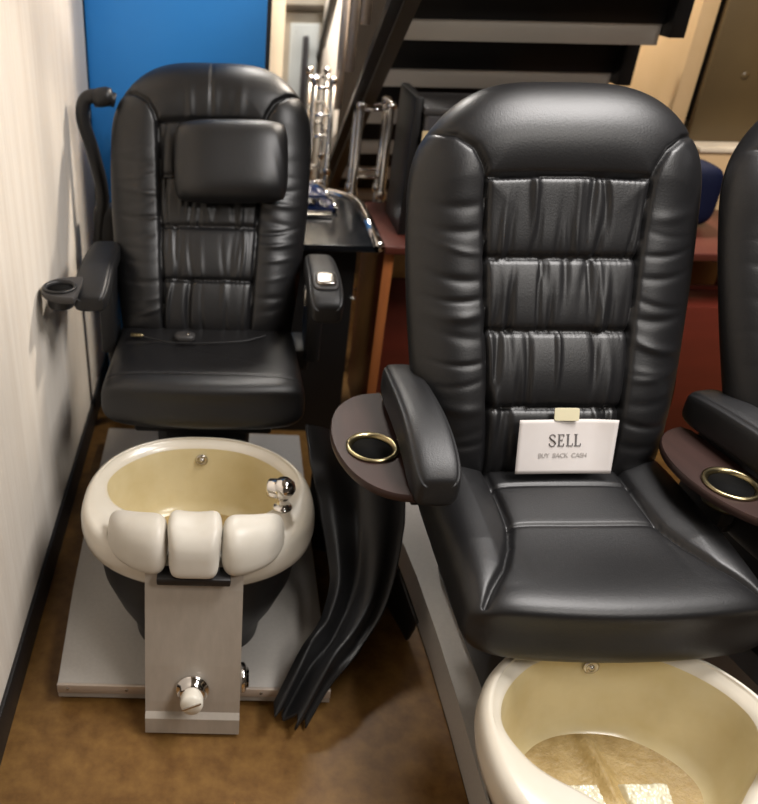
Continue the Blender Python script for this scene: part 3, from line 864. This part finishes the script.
# things on the desk
cs = empty('equipment_case', (.80, 2.62, .75), 'dark grey case on the desk behind the middle chair', 'case')
bm = bmesh.new(); bm_box(bm, -.215, .36, -.10, .16, 0, .385, bev=.012, seg=3)
from_bm('case_body', bm, M['greycase'], cs, smooth=True)
bm = bmesh.new(); bm_box(bm, -.222, .366, -.106, .166, .38, .402, bev=.006, seg=2)
from_bm('case_lid', bm, M['darkplastic'], cs, smooth=True)
bm = bmesh.new(); bm_box(bm, -.25, -.222, -.09, .16, 0, .43, bev=.006, seg=2)
from_bm('case_side', bm, M['blackmetal'], cs, smooth=True)
cbx = box('card_tag', (-.03, .03, -.002, .002, -.016, .016), M['cardboard'], cs, bev=.001, loc=(-.19, -.109, .32))
bg = empty('storage_bag', (1.62, 2.74, .75), 'navy blue bag with white piping on the desk between two chairs', 'bag')
mesh('bag_body', *softbox_data(.13, .09, .105, .45), M['bluebag'], bg, loc=(0, 0, .105))
bg.location.x = 1.52
tubes('white_piping', [(smooth_path([(-.09, -.088, .14), (-.05, -.094, .155), (-.01, -.094, .14), (.02, -.094, .12)]), .004), (smooth_path([(-.09, -.09, .05), (-.03, -.094, .06), (.03, -.094, .045)]), .003)], M['paper'], bg, n=8)
bb = empty('small_bottle', (.635, 2.84, .75), 'small blue and white bottle at the back left of the desk', 'bottle')
lathe('bottle_body', [(.02, 0), (.022, .005), (.022, .045), (.012, .058), (.012, .062), (.0001, .062)], M['navy'], bb, n=24)
lathe('bottle_cap', [(.014, .06), (.014, .082), (.0001, .084)], M['paper'], bb, n=20)

# ------------------------------------------------------------------ black table with chrome rim
def rim_outline(xr, yf, yb, xl, r, n=12):
    pts = [(xr, yf)]
    pts += [(xr-r*1.25+r*1.25*math.cos(a), yb-r+r*math.sin(a)) for a in [PI/2*i/n for i in range(n+1)]]
    pts += [(xl, yb), (xl, yf)]
    return pts
tbk = empty('salon_table', (.27, 2.7, 0), 'black glass table with curved chrome rim beside the desk', 'table')
def T2(p): return [(a-.27, b-2.7) for a, b in p]
out = rim_outline(.476, 2.43, 3.04, .13, .2)
prism('table_top', T2(out), .725, .748, M['glassblack'], tbk, bev=.003)
tube('chrome_rim', [(a, b, .745) for a, b in T2(out[:-1])], .018, M['chrome'], tbk, n=12)
prism('table_base', T2([(.16, 2.50), (.42, 2.50), (.42, 2.74), (.16, 2.80)]), .0, .725, M['blackmetal'], tbk, bev=.004)
box('silver_bar', (-.115, .085, -.01, .035, .750, .764), M['dullchrome'], tbk, bev=.004)
for q, (dx, dz) in enumerate(((.06, .057), (.10, .103))):
    tp = empty('chrome_tray', (.13, 2.76, .70+dz), ('lower' if q == 0 else 'upper')+' navy tray with curved chrome rim stacked on the black table', 'tray', 'trays on the black table')
    ol = [(a-.13, b-2.76) for a, b in rim_outline(.400-dx*.8+.02, 2.76, 2.96-.02*q, .14, .13)]
    prism('tray_plate', ol, -.004 if q else -.004, .006, M['navy'], tp, bev=.001)
    for fx, fy in ((.02, .03), (.18, .03), (.10, .11)) if q else ():
        lathe('tray_foot', [(.008, -.037), (.008, -.003)], M['chrome'], tp, n=16, loc=(fx, fy, 0))
    tube('tray_rim', [(a, b, .006) for a, b in ol[:-1]], .008, M['chrome'], tp, n=10)

# ------------------------------------------------------------------ chrome racks behind the desk
def rack(x0, x1, y0, y1, zt, label, shelves, rad=.013):
    r_ = empty('chrome_rack', ((x0+x1)/2, (y0+y1)/2, 0), label, 'rack', 'chrome racks under the stairs')
    cx, cy = (x0+x1)/2, (y0+y1)/2
    for xx in (x0, x1):
        for yy in (y0, y1):
            p = tubes('post', [([(xx-cx, yy-cy, 0), (xx-cx, yy-cy, zt)], rad)], M['dullchrome'], r_)
            lathe('post_cap', [(rad*1.25, 0), (rad*1.5, .008), (rad*1.3, .02), (.0001, .026)], M['chrome'], p, n=20, loc=(xx-cx, yy-cy, zt-.004))
            lathe('post_collar', [(rad*1.02, 0), (rad*1.4, .004), (rad*1.4, .028), (rad*1.02, .032)], M['chrome'], p, n=20, loc=(xx-cx, yy-cy, zt*.68))
    for z in shelves:
        tubes('rail', [([(x0-cx, y0-cy, z), (x1-cx, y0-cy, z)], .0065), ([(x0-cx, y1-cy, z), (x1-cx, y1-cy, z)], .0065), ([(x0-cx, y0-cy, z), (x0-cx, y1-cy, z)], .0065), ([(x1-cx, y0-cy, z), (x1-cx, y1-cy, z)], .0065)], M['chrome'], r_)
    return r_
rack(.470, .578, 3.04, 3.14, 1.055, 'nearer chrome rack with bright posts behind the desk', (.30, .80, 1.045))
rack(.315, .385, 3.25, 3.50, 1.10, 'farther chrome rack beside the rear left chair back', (.3, .72, .90, .98, 1.08), rad=.011)

# ------------------------------------------------------------------ lights, camera
def area(name, loc, rot, size, power, col=(1, .86, .68), sy=None):
    l = bpy.data.lights.new(name, 'AREA'); l.energy = power; l.color = col; l.size = size
    if sy: l.shape = 'RECTANGLE'; l.size_y = sy
    o = bpy.data.objects.new(name, l); link(o); o.location = loc; o.rotation_euler = rot
    return o
area('ceiling_lamp', (1.6, -.3, 2.66), (0, 0, 0), .9, 34, (1, .95, .89), .9)
area('ceiling_lamp_mid', (1.3, 1.40, 2.66), (0, 0, 0), .9, 58, (1, .96, .93), 1.1)
area('ceiling_lamp_far', (1.2, 4.6, 2.66), (0, 0, 0), .8, 22, (1, .90, .76), .5)
area('ceiling_lamp_rear', (1.48, 3.45, 2.62), (0, math.radians(30), 0), .22, 64, (1, .90, .78), .22)
area('door_column_fill', (.2, 3.6, 2.66), (0, 0, 0), .4, 45, (1, .95, .88), .3)  # added fill, only brightens the distant door and white column
wd = bpy.data.worlds.new('World'); scn.world = wd; wd.use_nodes = True
wd.node_tree.nodes['Background'].inputs[0].default_value = (1, .88, .75, 1)
wd.node_tree.nodes['Background'].inputs[1].default_value = .05

cam = bpy.data.cameras.new('camera'); co = bpy.data.objects.new('camera', cam); link(co)
cam.sensor_fit = 'AUTO'; cam.sensor_width = 36; cam.lens = 800/804*36
cam.shift_x = (379-225.4)/804; cam.shift_y = 0
cam.clip_start = .02
cam.dof.use_dof = True; cam.dof.focus_distance = 1.6; cam.dof.aperture_fstop = 2.8
p = math.radians(31); r = math.radians(1.26)
f = Vector((0, math.cos(p), -math.sin(p))); R0 = Vector((1, 0, 0)); U0 = Vector((0, math.sin(p), math.cos(p)))
R_ = R0*math.cos(r)+U0*math.sin(r); U_ = U0*math.cos(r)-R0*math.sin(r)
m3 = Matrix((R_, U_, -f)).transposed()
co.matrix_world = Matrix.Translation((0, 0, 1.62)) @ m3.to_4x4()
scn.camera = co
scn.view_settings.view_transform = 'Standard'; scn.view_settings.look = 'None'
scn.view_settings.gamma = 1; scn.view_settings.use_curve_mapping = False
scn.view_settings.exposure = 0.35
